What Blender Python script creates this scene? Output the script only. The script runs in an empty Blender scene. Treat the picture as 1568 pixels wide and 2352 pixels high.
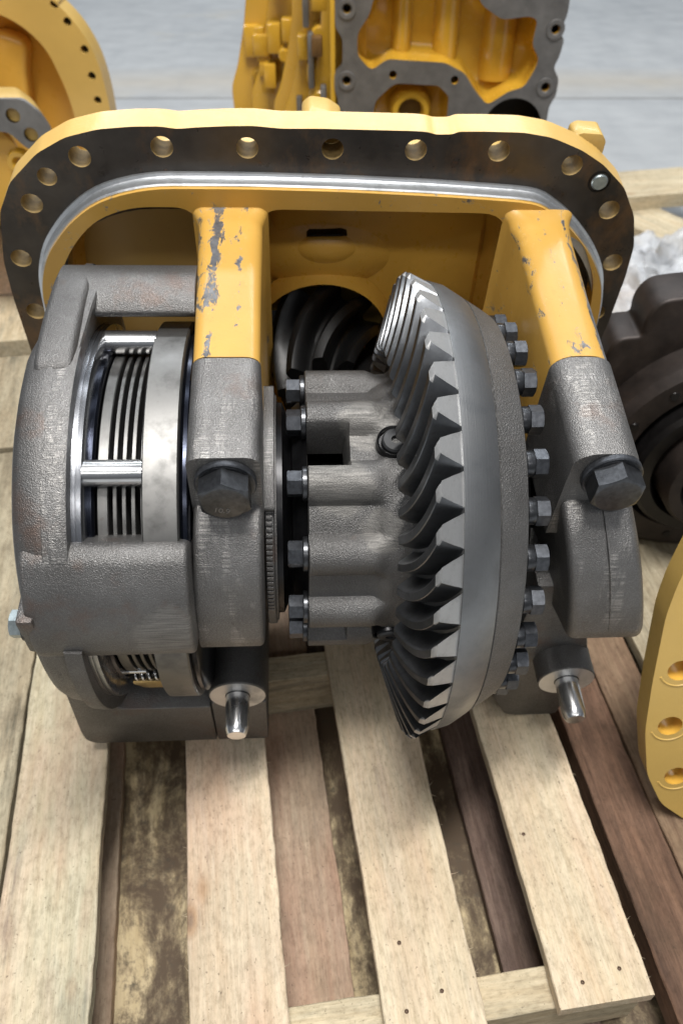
import bpy, bmesh, math, random
from mathutils import Vector, Matrix, noise
from mathutils.geometry import tessellate_polygon
random.seed(7)
R = math.radians
sc = bpy.context.scene
COL = sc.collection

# ------------------------------------------------------------------ camera, world, lamps, exposure
cam = bpy.data.cameras.new('camera')
cam.sensor_fit = 'VERTICAL'; cam.sensor_height = 36; cam.sensor_width = 24
cam.lens = 1900 / 2352 * 36
cam.clip_start = 0.02; cam.clip_end = 200
cam.dof.use_dof = True; cam.dof.focus_distance = 0.72; cam.dof.aperture_fstop = 6.5
cob = bpy.data.objects.new('camera', cam); COL.objects.link(cob)
cob.location = (0, 0, .934); cob.rotation_euler = (R(90 - 44), 0, 0)
sc.camera = cob

w = bpy.data.worlds.new('World'); sc.world = w; w.use_nodes = True
nt = w.node_tree
bg = nt.nodes['Background']
tc = nt.nodes.new('ShaderNodeTexCoord'); sep = nt.nodes.new('ShaderNodeSeparateXYZ')
mr = nt.nodes.new('ShaderNodeMapRange'); cr = nt.nodes.new('ShaderNodeValToRGB')
nt.links.new(tc.outputs['Generated'], sep.inputs[0]); nt.links.new(sep.outputs['Z'], mr.inputs[0])
mr.inputs[1].default_value = -1; mr.inputs[2].default_value = 1
nt.links.new(mr.outputs[0], cr.inputs[0])
cr.color_ramp.elements[0].color = (.05, .05, .05, 1); cr.color_ramp.elements[0].position = .3
cr.color_ramp.elements[1].color = (.42, .46, .52, 1); cr.color_ramp.elements[1].position = .85
el = cr.color_ramp.elements.new(.52); el.color = (.10, .11, .125, 1)
nt.links.new(cr.outputs[0], bg.inputs[0]); bg.inputs[1].default_value = .6

def area(name, loc, target, sx, sy, power, color):
    l = bpy.data.lights.new(name, 'AREA'); l.shape = 'RECTANGLE'; l.size = sx; l.size_y = sy
    l.energy = power; l.color = color
    o = bpy.data.objects.new(name, l); COL.objects.link(o); o.location = loc
    d = Vector(target) - Vector(loc); o.rotation_euler = d.to_track_quat('-Z', 'Y').to_euler()
    return o
area('ceiling_strip_lamp', (.15, .02, 4.6), (.05, .12, 0), 2.2, .36, 330, (1, .975, .94))
area('ceiling_strip_lamp', (0, 2.6, 4.7), (0, 2.2, 0), 7, .45, 60, (.95, .975, 1))
area('ceiling_strip_lamp', (0, 6.0, 4.8), (0, 5.0, 0), 7, .45, 260, (.92, .965, 1))
area('ceiling_strip_lamp', (0, -3.4, 4.7), (0, -2.6, 0), 7, .45, 115, (1, .975, .94))
sc.view_settings.view_transform = 'Standard'; sc.view_settings.look = 'None'
sc.view_settings.exposure = -0.14; sc.view_settings.gamma = 1

# ------------------------------------------------------------------ material helpers
class NT:
    def __init__(s, name):
        s.m = bpy.data.materials.new(name); s.m.use_nodes = True
        s.t = s.m.node_tree; s.p = s.t.nodes['Principled BSDF']
    def n(s, kind, **kw):
        nd = s.t.nodes.new(kind)
        for k, v in kw.items():
            if k.startswith('i_'):
                key = k[2:]
                key = int(key) if key.isdigit() else key.replace('_', ' ')
                nd.inputs[key].default_value = v
            else: setattr(nd, k, v)
        return nd
    def l(s, a, b): s.t.links.new(a, b)
    def coord(s, scale=(1, 1, 1), rnd=False, kind='Object'):
        t = s.n('ShaderNodeTexCoord'); mp = s.n('ShaderNodeMapping'); mp.inputs['Scale'].default_value = scale
        if rnd:
            oi = s.n('ShaderNodeObjectInfo'); mu = s.n('ShaderNodeVectorMath', operation='SCALE')
            cx = s.n('ShaderNodeCombineXYZ', i_0=3.1, i_1=7.7, i_2=5.3)
            s.l(cx.outputs[0], mu.inputs[0]); s.l(oi.outputs['Random'], mu.inputs[3])
            ad = s.n('ShaderNodeVectorMath', operation='ADD'); s.l(t.outputs[kind], ad.inputs[0]); s.l(mu.outputs[0], ad.inputs[1])
            s.l(ad.outputs[0], mp.inputs[0])
        else: s.l(t.outputs[kind], mp.inputs[0])
        return mp.outputs[0]
    def noise(s, vec, scale, detail=3, rough=.55, dist=0):
        nd = s.n('ShaderNodeTexNoise'); nd.inputs['Scale'].default_value = scale
        nd.inputs['Detail'].default_value = detail; nd.inputs['Roughness'].default_value = rough
        nd.inputs['Distortion'].default_value = dist
        s.l(vec, nd.inputs['Vector']); return nd.outputs['Fac']
    def ramp(s, fac, stops):
        r = s.n('ShaderNodeValToRGB'); s.l(fac, r.inputs[0]); e = r.color_ramp.elements
        e[0].position, e[0].color = stops[0][0], c4(stops[0][1]); e[1].position, e[1].color = stops[-1][0], c4(stops[-1][1])
        for p, c in stops[1:-1]:
            x = e.new(p); x.color = c4(c)
        return r.outputs[0]
    def mix(s, fac, a, b, mode='MIX'):
        m = s.n('ShaderNodeMix', data_type='RGBA', blend_type=mode)
        for sock, v in ((m.inputs[0], fac), (m.inputs[6], a), (m.inputs[7], b)):
            if hasattr(v, 'links') or hasattr(v, 'is_linked'): s.l(v, sock)
            elif isinstance(v, (int, float)): sock.default_value = v
            else: sock.default_value = c4(v)
        return m.outputs[2]
    def math(s, op, a, b=0, clamp=False):
        m = s.n('ShaderNodeMath', operation=op, use_clamp=clamp)
        for i, v in enumerate((a, b)):
            if isinstance(v, (int, float)): m.inputs[i].default_value = v
            else: s.l(v, m.inputs[i])
        return m.outputs[0]
    def bump(s, h, strength=.3, dist=.001, prev=None):
        b = s.n('ShaderNodeBump'); b.inputs['Strength'].default_value = strength; b.inputs['Distance'].default_value = dist
        s.l(h, b.inputs['Height'])
        if prev: s.l(prev, b.inputs['Normal'])
        s.l(b.outputs[0], s.p.inputs['Normal']); return b.outputs[0]
    def set(s, **kw):
        for k, v in kw.items():
            k = k.replace('_', ' ')
            if isinstance(v, (int, float)): s.p.inputs[k].default_value = v
            elif isinstance(v, tuple): s.p.inputs[k].default_value = c4(v)
            else: s.l(v, s.p.inputs[k])
        return s
def c4(c):
    if isinstance(c, (int, float)): return (c, c, c, 1)
    return (c[0], c[1], c[2], 1)

def mat_cast(name, base=.16, rust=.0, grain=420, streak=0, strength=.55, rough=.46, metallic=.82, patches=()):
    m = NT(name); v = m.coord()
    n1 = m.noise(v, grain, 2, .6); n2 = m.noise(v, 22, 4); n3 = m.noise(v, 7, 3)
    b = base
    col = m.ramp(n2, [(.3, (b * .78, b * .75, b * .72)), (.55, (b, b * .97, b * .94)), (.8, (b * 1.3, b * 1.28, b * 1.25))])
    col = m.mix(m.math('MULTIPLY', n1, .5), col, m.ramp(n1, [(.35, b * .5), (.7, b * 1.8)]))
    rf = m.noise(v, 15, 5, .65)
    rm = m.ramp(rf, [(.62 - rust * .2, 0.0), (.75 - rust * .15, 1.0)])
    col = m.mix(m.math('MULTIPLY', rm, .35 + rust * .4), col, (.16, .09, .06))
    r_ = m.ramp(n1, [(.3, rough + .12), (.7, rough - .08)])
    nb = None
    if streak:
        vs = m.coord((18, 900, 900)); s1 = m.noise(vs, 1, 2)
        ms = m.coord((55, 14, 14)); mk = m.ramp(m.noise(ms, 1, 4, .7), [(.52, 0.), (.62, 1.)])
        sm = m.math('MULTIPLY', m.ramp(s1, [(.48, 0.), (.56, 1.)]), mk)
        col = m.mix(m.math('MULTIPLY', sm, .75 * streak), col, (b * 2.7, b * 2.6, b * 2.45))
        nb = m.bump(m.math('MULTIPLY', s1, mk), .5, .0008)
    flat = None
    for (px_, py_, pz_), rad, angy in patches:
        t = m.n('ShaderNodeTexCoord'); sb = m.n('ShaderNodeVectorMath', operation='DISTANCE'); m.l(t.outputs['Object'], sb.inputs[0])
        sb.inputs[1].default_value = (px_, py_, pz_)
        wob = m.noise(v, 45, 4, .7)
        mk = m.ramp(m.math('ADD', m.math('MULTIPLY', sb.outputs['Value'], 1 / rad), m.math('MULTIPLY', wob, 1.1)), [(1.25, 1.), (1.42, 0.)]) if False else m.math('MULTIPLY', m.math('SUBTRACT', 1.38, m.math('ADD', m.math('MULTIPLY', sb.outputs['Value'], 1 / rad), m.math('MULTIPLY', wob, .9))), 5, clamp=True)
        mp = m.n('ShaderNodeMapping'); mp.inputs['Rotation'].default_value = (0, R(angy), 0); mp.inputs['Scale'].default_value = (40, 300, 1400)
        m.l(t.outputs['Object'], mp.inputs[0]); s2 = m.noise(mp.outputs[0], 1, 2)
        col = m.mix(m.math('MULTIPLY', mk, .85), col, m.ramp(s2, [(.35, (base * 1.0, base * .97, base * .92)), (.65, (base * 1.9, base * 1.83, base * 1.72))]))
        flat = mk if flat is None else m.math('MAXIMUM', flat, mk)
    if flat is not None:
        r_ = m.math('ADD', m.math('MULTIPLY', flat, .14), r_)
        n1 = m.math('MULTIPLY', n1, m.math('SUBTRACT', 1, m.math('MULTIPLY', flat, .45)))
    m.bump(n1, strength, .0014, nb)
    m.set(Base_Color=col, Roughness=r_, Metallic=metallic)
    return m.m

def mat_steel(name, base=.5, rough=.28, axis=None, fine=1200, bumpk=.12, tint=(1, 1, 1), spots=.3, var=.62):
    m = NT(name)
    v = m.coord(axis or (1, 1, 1)); n1 = m.noise(v, fine, 2)
    n2 = m.noise(m.coord(), 30, 5, .6)
    c = tuple(base * t for t in tint); d = tuple(base * var * t for t in tint)
    col = m.ramp(n2, [(.32, d), (.5, c), (.75, tuple(x * 1.12 for x in c))])
    sp = m.ramp(m.noise(m.coord(), 160, 3), [(.66, 0.), (.74, 1.)])
    col = m.mix(m.math('MULTIPLY', sp, spots), col, (.10, .08, .06))
    r_ = m.ramp(n2, [(.3, rough + .12), (.7, rough - .03)])
    m.bump(n1, bumpk, .0006)
    m.set(Base_Color=col, Roughness=r_, Metallic=.95)
    return m.m

def mat_paint(name, base=(.62, .345, .052), wear=0., gloss=.32, wearcol=(.17, .17, .175), dirt=.25, spec=.5, lines=()):
    m = NT(name); v = m.coord()
    n2 = m.noise(v, 6, 4); n3 = m.noise(v, 60, 4, .7)
    b = base
    col = m.ramp(n2, [(.3, tuple(x * .85 for x in b)), (.7, tuple(x * 1.06 for x in b))])
    dm = m.ramp(n3, [(.60, 0.), (.78, 1.)])
    col = m.mix(m.math('MULTIPLY', dm, dirt), col, (b[0] * .35, b[1] * .33, b[2] * .5))
    speck = m.ramp(m.noise(v, 260, 2), [(.755, 0.), (.775, 1.)])
    col = m.mix(m.math('MULTIPLY', speck, .7), col, (.03, .025, .02))
    hb = m.noise(v, 240, 2)
    met = None
    if wear:
        vw = m.coord((1, .45, 1)); a = m.noise(vw, 95, 8, .78, .5); bb = m.noise(m.coord((1, .16, 1)), 22, 2)
        s = m.math('ADD', m.math('MULTIPLY', a, .75), m.math('MULTIPLY', bb, .45))
        if lines:
            sx = m.n('ShaderNodeSeparateXYZ'); m.l(v, sx.inputs[0])
            for lx, wd, k in lines:
                g = m.math('MULTIPLY', m.math('SUBTRACT', 1, m.math('DIVIDE', m.math('ABSOLUTE', m.math('SUBTRACT', sx.outputs['X'], lx)), wd)), k, clamp=True)
                s = m.math('ADD', s, g)
        mask = m.ramp(s, [(.725 - wear * .08, 0.), (.740 - wear * .08, 1.)])
        edge = m.ramp(s, [(.705 - wear * .08, 0.), (.725 - wear * .08, 1.)])
        col = m.mix(m.math('MULTIPLY', edge, .35), col, (.75, .52, .2))
        wc = m.ramp(m.noise(v, 90, 4), [(.3, tuple(x * .6 for x in wearcol)), (.7, tuple(x * 1.5 for x in wearcol))])
        col = m.mix(mask, col, wc)
        inv = m.math('SUBTRACT', 1, mask)
        m.bump(m.math('ADD', m.math('MULTIPLY', inv, 1.0), m.math('MULTIPLY', hb, .25)), .45, .0008)
        m.set(Metallic=m.math('MULTIPLY', mask, .6))
    else:
        m.bump(hb, .16, .0012)
    m.set(Base_Color=col, Roughness=m.ramp(n3, [(.35, gloss), (.75, gloss + .16)]))
    m.p.inputs['Specular IOR Level'].default_value = spec
    m.p.inputs['Coat Weight'].default_value = .25; m.p.inputs['Coat Roughness'].default_value = .18
    return m.m

def mat_wood(name, light=(.60, .45, .27), dark=(.40, .27, .14), stain=(.16, .15, .13), stain_amt=.4, dirt=.3, grain=1.0, dirtcol=(.05, .035, .022), rough=.75, pink=0.):
    m = NT(name)
    v = m.coord((24, 1.6, 24), rnd=True)
    g = m.noise(v, 5 * grain, 5, .6, .35)
    col = m.ramp(g, [(.28, dark), (.48, tuple((a + b) / 2 for a, b in zip(light, dark))), (.60, light), (.8, tuple(min(.8, x * 1.15) for x in light))])
    vf = m.coord((150, 6, 150), rnd=True); gf = m.noise(vf, 4, 3)
    col = m.mix(.22, col, m.ramp(gf, [(.32, tuple(x * .5 for x in dark)), (.6, light)]))
    big = m.noise(m.coord((3, 1.3, 3), rnd=True), 2.5, 3); col = m.mix(1.0, col, m.ramp(big, [(.3, (.82, .80, .78)), (.7, (1.08, 1.08, 1.08))]), 'MULTIPLY')
    vb = m.coord((5, 1.0, 5), rnd=True); bs = m.noise(vb, 3.2, 6, .65, .2)
    bm_ = m.ramp(bs, [(.50, 0.), (.66, 1.)])
    vs2 = m.coord((60, 5, 60), rnd=True); st = m.ramp(m.noise(vs2, 2.2, 5, .7), [(.42, 0.), (.62, 1.)])
    col = m.mix(m.math('MULTIPLY', m.math('MULTIPLY', bm_, st), stain_amt), col, stain)
    if pink:
        pk = m.ramp(m.noise(m.coord((9, 2, 9), rnd=True), 2.0, 4), [(.45, 0.), (.65, 1.)])
        col = m.mix(m.math('MULTIPLY', pk, pink), col, (.50, .27, .19))
    mot = m.noise(m.coord((1, .45, 1), rnd=True), 190, 4, .7)
    col = m.mix(1.0, col, m.ramp(mot, [(.32, (.78, .77, .75)), (.5, (1.02, 1.02, 1.02)), (.7, (1.14, 1.14, 1.14))]), 'MULTIPLY')
    tint = m.noise(m.coord((14, 3, 14), rnd=True), 3, 4, .6)
    col = m.mix(.5, col, m.ramp(tint, [(.3, (.88, .92, .94)), (.5, (1, 1, 1)), (.7, (1.05, .98, .92))]), 'MULTIPLY')
    # specks and dark soiling
    sp = m.ramp(m.noise(m.coord((1, .7, 1), rnd=True), 330, 3), [(.655, 0.), (.72, 1.)])
    col = m.mix(m.math('MULTIPLY', sp, .55), col, dirtcol)
    dd = m.ramp(m.noise(m.coord(rnd=True), 9, 7, .7), [(.52, 0.), (.68, 1.)])
    col = m.mix(m.math('MULTIPLY', dd, dirt), col, dirtcol)
    # a few knots
    vo = m.n('ShaderNodeTexVoronoi', i_Scale=1.0); m.l(m.coord((9, 4.2, .01), rnd=True), vo.inputs['Vector'])
    kn = m.ramp(vo.outputs['Distance'], [(.045, 1.), (.10, 0.)])
    kr = m.ramp(vo.outputs['Distance'], [(.02, (.10, .05, .025)), (.06, (.34, .19, .09)), (.09, (.22, .12, .06))])
    col = m.mix(m.math('MULTIPLY', kn, .6), col, kr)
    h = m.math('ADD', m.math('MULTIPLY', g, .6), m.math('MULTIPLY', gf, .7))
    nb = m.bump(m.math('ADD', h, m.math('MULTIPLY', mot, .9)), .75, .0018)
    m.set(Base_Color=col, Roughness=rough)
    m.p.inputs['Specular IOR Level'].default_value = .25
    return m.m

def mat_plain(name, col, rough=.5, metallic=0., nz=60, amt=.3, bumpk=.2, bd=.001, spec=.5):
    m = NT(name); n1 = m.noise(m.coord(), nz, 5, .6)
    m.set(Base_Color=m.ramp(n1, [(.3, tuple(x * (1 - amt) for x in col)), (.7, tuple(min(1, x * (1 + amt)) for x in col))]),
          Roughness=rough, Metallic=metallic)
    m.p.inputs['Specular IOR Level'].default_value = spec
    m.bump(n1, bumpk, bd); return m.m

CAST = mat_cast('cast_iron', .14, rust=.25, grain=800, streak=0, rough=.5)
CAST_H = mat_cast('cast_iron_housing', .145, rust=.3, grain=820, strength=.6, rough=.45, patches=[((-.165, -.206, .070), .045, -35)])
CAST_CAP = mat_cast('cast_iron_cap', .175, rust=.15, grain=820, streak=.7, strength=.6, rough=.46)
CAST_CASE = mat_cast('cast_iron_case', .135, rust=.0, grain=820, streak=0, strength=.8, rough=.46, patches=[((.02, -.01, .150), .035, -40), ((-.01, -.075, .130), .038, -38), ((.03, -.105, .098), .026, -12)])
CAST_BACK = mat_cast('cast_iron_backing', .17, rust=.0, grain=760, strength=.8, rough=.46)
RINGM = mat_steel('ring_steel', .19, .42, tint=(1.0, .985, .95), spots=.18, bumpk=.04)
DISCM = mat_steel('disc_steel', .17, .38, tint=(1, .99, .96), bumpk=.1)
PINM = mat_steel('bright_steel', .62, .18, (30, 600, 600), fine=1, bumpk=.05, spots=.12)
BAND = mat_steel('ground_steel_band', .26, .40, (1400, 8, 8), fine=1, bumpk=.22, tint=(.97, .99, 1.01), spots=.1, var=.82)
GEARM = mat_steel('gear_steel', .18, .31, (1, 1, 1), fine=300, bumpk=.06, tint=(.95, .99, 1.05), spots=.25)
GEARE = mat_steel('gear_end_steel', .52, .46, (1, 1, 1), fine=700, bumpk=.18, tint=(1, 1, .99), spots=.1)
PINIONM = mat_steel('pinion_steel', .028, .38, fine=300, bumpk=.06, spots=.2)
BOLTM = mat_plain('black_oxide', (.075, .078, .084), .30, .85, 180, .3, .15, .0006)
BOLTL = mat_plain('worn_black_oxide', (.085, .09, .10), .34, .8, 220, .35, .2, .0006)
ZINC = mat_plain('zinc_plate', (.34, .39, .40), .38, .8, 200, .2, .1, .0006)
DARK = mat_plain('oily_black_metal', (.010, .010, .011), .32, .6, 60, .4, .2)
DARK2 = mat_plain('dull_black_pin', (.035, .036, .038), .6, .5, 90, .3, .2)
BLUED = mat_plain('dark_blued_steel', (.022, .025, .036), .2, .9, 60, .3, .1)
BRASS = mat_plain('brass_plate', (.52, .40, .20), .3, .9, 90, .2, .1)
BORE = mat_steel('bored_steel', .30, .2, (900, 10, 10), fine=1, bumpk=.08, tint=(.95, .98, 1.05), spots=.05)
YEL = mat_paint('yellow_paint', base=(.58, .35, .09), wear=0.0, dirt=.12)
YELR = mat_paint('yellow_paint_rim', base=(.60, .385, .11), dirt=.06, gloss=.38)
YELW = mat_paint('yellow_paint_worn', base=(.55, .315, .065), wear=.28, dirt=.2, lines=[(-.131, .010, .13), (-.106, .008, .105), (.2455, .007, .15), (.222, .012, .095)])
YELF2 = mat_paint('yellow_paint_chipped', base=(.55, .315, .06), wear=.22, dirt=.15)
YELI = mat_paint('yellow_paint_inner', base=(.70, .40, .065), wear=0., gloss=.26, dirt=.2)
YELE = mat_paint('yellow_gloss_paint', base=(.58, .33, .032), dirt=.12, gloss=.16, spec=.6)
YELF = mat_paint('yellow_paint_flat', base=(.55, .365, .10), dirt=.05, gloss=.40)
GASK = mat_plain('machined_gasket_face', (.20, .195, .19), .45, .6, 26, .25, .1)
STEELB = mat_steel('spigot_steel', .60, .40, (6, 6, 6), fine=30, bumpk=.2, tint=(.97, 1, 1.03), spots=.25)

def mat_flange():
    m = NT('bare_flange_face'); v = m.coord()
    a = m.noise(v, 9, 6, .65); b = m.noise(v, 60, 4)
    col = m.ramp(a, [(.3, (.028, .025, .023)), (.5, (.055, .048, .042)), (.75, (.09, .08, .07))])
    ru = m.ramp(m.noise(m.coord((1, 1, .6)), 11, 6, .7), [(.50, 0.), (.66, 1.)])
    col = m.mix(m.math('MULTIPLY', ru, .75), col, (.17, .10, .05))
    sp = m.ramp(b, [(.70, 0.), (.76, 1.)]); col = m.mix(m.math('MULTIPLY', sp, .5), col, (.26, .10, .04))
    m.bump(b, .2, .0012)
    m.set(Base_Color=col, Roughness=m.ramp(b, [(.3, .42), (.7, .26)]), Metallic=.6); return m.m
FLG = mat_flange()
HOLEY = mat_plain('hole_paint', (.36, .25, .10), .6, 0, 90, .35, .2, .001, spec=.3)

WOODS = dict(
    grey=mat_wood('pine_grey_green', (.54, .49, .36), (.42, .375, .255), (.14, .16, .14), .85, .25, pink=.35),
    pale=mat_wood('pine_pale', (.61, .515, .38), (.52, .41, .285), (.26, .22, .21), .55, .12, pink=.28),
    clean=mat_wood('pine_clean', (.62, .53, .385), (.53, .43, .29), (.26, .23, .20), .40, .09, pink=.2),
    under=mat_wood('pine_lower', (.42, .33, .24), (.33, .24, .17), (.14, .10, .08), .6, .25, pink=.3),
    dark=mat_wood('wood_dark_red', (.17, .12, .095), (.085, .055, .045), (.03, .02, .02), .6, .4, pink=0),
    brown=mat_wood('wood_brown', (.24, .165, .105), (.14, .085, .055), (.03, .02, .016), .6, .4),
    redbrown=mat_wood('wood_red_brown', (.17, .10, .065), (.08, .045, .030), (.03, .02, .016), .6, .45),
    block=mat_wood('pine_block', (.57, .495, .35), (.45, .37, .24), (.14, .14, .12), .6, .15),
    old=mat_wood('old_plank', (.40, .35, .25), (.27, .225, .15), (.07, .075, .06), .85, .4),
)
def mat_ply():
    m = NT('dirty_plywood')
    g = m.noise(m.coord((50, 4, 50)), 2, 5, .6, .4)
    col = m.ramp(g, [(.3, (.36, .275, .145)), (.6, (.50, .405, .245))])
    a = m.noise(m.coord((1.6, 1.1, 1)), 9, 9, .78, .3); c = m.noise(m.coord((3.5, .8, 1)), 5, 6, .7)
    k = m.math('ADD', m.math('MULTIPLY', a, .6), m.math('MULTIPLY', c, .4))
    col = m.mix(m.ramp(k, [(.43, 0.), (.485, .7), (.54, .97)]), col, (.06, .036, .018))
    b = m.noise(m.coord(), 70, 5, .75); col = m.mix(m.ramp(b, [(.56, 0.), (.70, .75)]), col, (.05, .04, .025))
    m.bump(b, .3, .002); m.set(Base_Color=col, Roughness=.7); return m.m
PLY = mat_ply()
def mat_concrete():
    m = NT('concrete'); v = m.coord((1, 1.5, 1))
    a = m.noise(v, .9, 5, .5, .2); b = m.noise(v, 9, 5)
    col = m.ramp(a, [(.3, (.335, .345, .35)), (.5, (.375, .385, .39)), (.72, (.41, .42, .422))])
    col = m.mix(.3, col, m.ramp(b, [(.3, (.30, .32, .34)), (.7, (.44, .46, .47))]))
    ye = m.ramp(m.noise(v, 1.9, 3), [(.62, 0.), (.75, .5)]); col = m.mix(ye, col, (.46, .42, .34))
    sx = m.n('ShaderNodeSeparateXYZ'); tco = m.n('ShaderNodeTexCoord'); m.l(tco.outputs['Object'], sx.inputs[0])
    yy = m.math('ADD', sx.outputs['Y'], m.math('MULTIPLY', a, .25))
    wb = m.math('MULTIPLY', m.math('SUBTRACT', 1, m.math('MULTIPLY', m.math('ABSOLUTE', m.math('SUBTRACT', yy, 3.72)), 4.5)), .55, clamp=True)
    col = m.mix(wb, col, (.44, .39, .31))
    jl = m.math('MULTIPLY', m.math('SUBTRACT', 1, m.math('MULTIPLY', m.math('ABSOLUTE', m.math('SUBTRACT', sx.outputs['Y'], 3.40)), 60)), .7, clamp=True)
    col = m.mix(jl, col, (.12, .11, .10))
    st = m.noise(m.coord((3, .5, 1)), 2.2, 6, .7); col = m.mix(m.ramp(st, [(.50, 0.), (.75, .30)]), col, (.25, .27, .29))
    m.set(Base_Color=col, Roughness=m.ramp(b, [(.3, .42), (.7, .55)])); return m.m
CONC = mat_concrete()

# ------------------------------------------------------------------ mesh helpers
def finish(name, verts, faces, mats, parent=None, smooth=35, fmat=None, loc=None, rot=None, bevel=0, bseg=2):
    me = bpy.data.meshes.new(name)
    bm = bmesh.new()
    vs = [bm.verts.new(v) for v in verts]
    bm.verts.ensure_lookup_table()
    for i, f in enumerate(faces):
        try: fc = bm.faces.new([vs[k] for k in f])
        except ValueError: continue
        if fmat: fc.material_index = fmat[i] if isinstance(fmat, (list, tuple)) else fmat(fc)
    return fin_bm(name, bm, mats, parent, smooth, loc, rot, bevel, bseg, me)
def fin_bm(name, bm, mats, parent=None, smooth=35, loc=None, rot=None, bevel=0, bseg=2, me=None):
    me = me or bpy.data.meshes.new(name)
    bmesh.ops.remove_doubles(bm, verts=bm.verts, dist=1e-6)
    bmesh.ops.recalc_face_normals(bm, faces=bm.faces)
    if bevel:
        es = [e for e in bm.edges if len(e.link_faces) == 2 and e.calc_face_angle(0) > R(32)]
        bmesh.ops.bevel(bm, geom=es, offset=bevel, segments=bseg, profile=.5, affect='EDGES', clamp_overlap=True)
    for f in bm.faces: f.smooth = True
    for e in bm.edges:
        e.smooth = not (len(e.link_faces) != 2 or e.calc_face_angle(0) > R(smooth))
    bm.to_mesh(me); bm.free()
    for m in (mats if isinstance(mats, (list, tuple)) else [mats]): me.materials.append(m)
    o = bpy.data.objects.new(name, me); COL.objects.link(o)
    if parent: o.parent = parent
    if loc: o.location = loc
    if rot: o.rotation_euler = rot
    return o
def copy(o, loc=None, rot=None, parent=None, scale=None):
    c = o.copy(); COL.objects.link(c)
    if parent is not None: c.parent = parent
    if loc is not None: c.location = loc
    if rot is not None: c.rotation_euler = rot
    if scale is not None: c.scale = scale
    return c
def thing(name, label, cat, loc=(0, 0, 0), rz=0, group=None):
    o = bpy.data.objects.new(name, None); COL.objects.link(o); o.empty_display_size = .05
    o.location = loc; o.rotation_euler = (0, 0, rz); o['label'] = label; o['category'] = cat
    if group: o['group'] = group
    return o
def tag(o, label=None, cat=None, group=None, kind=None):
    if label: o['label'] = label
    if cat: o['category'] = cat
    if group: o['group'] = group
    if kind: o['kind'] = kind
    return o
def loft(rings, caps=True, closed=False):
    n = len(rings[0]); V = [p for r in rings for p in r]; F = []
    m = len(rings)
    for i in range(m - 1 + (1 if closed else 0)):
        a = i * n; b = ((i + 1) % m) * n
        for k in range(n): F.append((a + k, a + (k + 1) % n, b + (k + 1) % n, b + k))
    if caps and not closed: F.append(tuple(range(n))); F.append(tuple(range((m - 1) * n, m * n)))
    return V, F
def mapax(ax, u, v, a):   # polygon coords (u,v) with extrusion coordinate a along axis ax
    return {'x': (a, u, v), 'y': (u, a, v), 'z': (u, v, a)}[ax]
def rnd_poly(pts, r, seg=4):
    out = []
    n = len(pts)
    for i in range(n):
        p0, p1, p2 = Vector(pts[i - 1]), Vector(pts[i]), Vector(pts[(i + 1) % n])
        rr = r[i] if isinstance(r, (list, tuple)) else r
        a = (p0 - p1); b = (p2 - p1)
        la, lb = a.length, b.length
        if rr <= 0 or la < 1e-6 or lb < 1e-6: out.append(tuple(p1)); continue
        d = min(rr, la * .48, lb * .48)
        A = p1 + a.normalized() * d; B = p1 + b.normalized() * d
        for k in range(seg + 1):
            t = k / seg; out.append(tuple((1 - t) ** 2 * A + 2 * t * (1 - t) * p1 + t * t * B))
    return out
def prism(name, poly, ax, a0, a1, mat, parent=None, bevel=0, bseg=2, **kw):
    V, F = loft([[mapax(ax, u, v, a) for u, v in poly] for a in (a0, a1)])
    return finish(name, V, F, mat, parent, bevel=bevel, bseg=bseg, **kw)
def lathe(name, prof, ax, mat, parent=None, seg=96, c=(0, 0), closed=True, a0=0, a1=360, fm=None, **kw):
    # prof = [(axial, radius)]
    full = abs(a1 - a0) >= 360
    n = seg if full else seg + 1
    rings = []
    for k in range(n):
        t = R(a0 + (a1 - a0) * k / seg)
        rings.append([mapax(ax, c[0] + r * math.cos(t), c[1] + r * math.sin(t), x) for x, r in prof])
    V = [p for r_ in rings for p in r_]; F = []; FM = []
    m = len(prof)
    for k in range(n if full else n - 1):
        a = k * m; b = ((k + 1) % n) * m
        for j in range(m if closed else m - 1):
            j2 = (j + 1) % m
            F.append((a + j, a + j2, b + j2, b + j)); FM.append(fm[j] if fm else 0)
    if not full: F.append(tuple(range(m))); F.append(tuple(range((n - 1) * m, n * m))); FM += [0, 0]
    return finish(name, V, F, mat, parent, fmat=FM, **kw)
def circle(cx, cy, r, n=20, ph=0): return [(cx + r * math.cos(ph + 2 * math.pi * k / n), cy + r * math.sin(ph + 2 * math.pi * k / n)) for k in range(n)]
def plate(name, outer, holes, ax, a0, a1, mats, parent=None, hole_mat=0, front_mat=0, back_mat=0, side_mat=0, outer1=None, jitter=None, **kw):
    loops = [outer] + holes
    flat = [p for l in loops for p in l]
    tris = tessellate_polygon([[Vector((p[0], p[1], 0)) for p in l] for l in loops])
    n = len(flat); V = []; F = []; FM = []
    f1 = ([p for p in (outer1 or outer)] + [p for l in holes for p in l])
    V = [mapax(ax, u, v, a0) for u, v in flat] + [mapax(ax, u, v, a1) for u, v in f1]
    for t in tris: F.append(tuple(t)); FM.append(front_mat); F.append(tuple(i + n for i in t)); FM.append(back_mat)
    s = 0
    for li, l in enumerate(loops):
        m = len(l)
        for k in range(m):
            F.append((s + k, s + (k + 1) % m, n + s + (k + 1) % m, n + s + k)); FM.append(side_mat if li == 0 else hole_mat)
        s += m
    return finish(name, V, F, mats, parent, fmat=FM, **kw)
def box(name, x0, x1, y0, y1, z0, z1, mat, parent=None, bevel=0, **kw):
    return prism(name, [(x0, y0), (x1, y0), (x1, y1), (x0, y1)], 'z', z0, z1, mat, parent, bevel=bevel, **kw)
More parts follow.
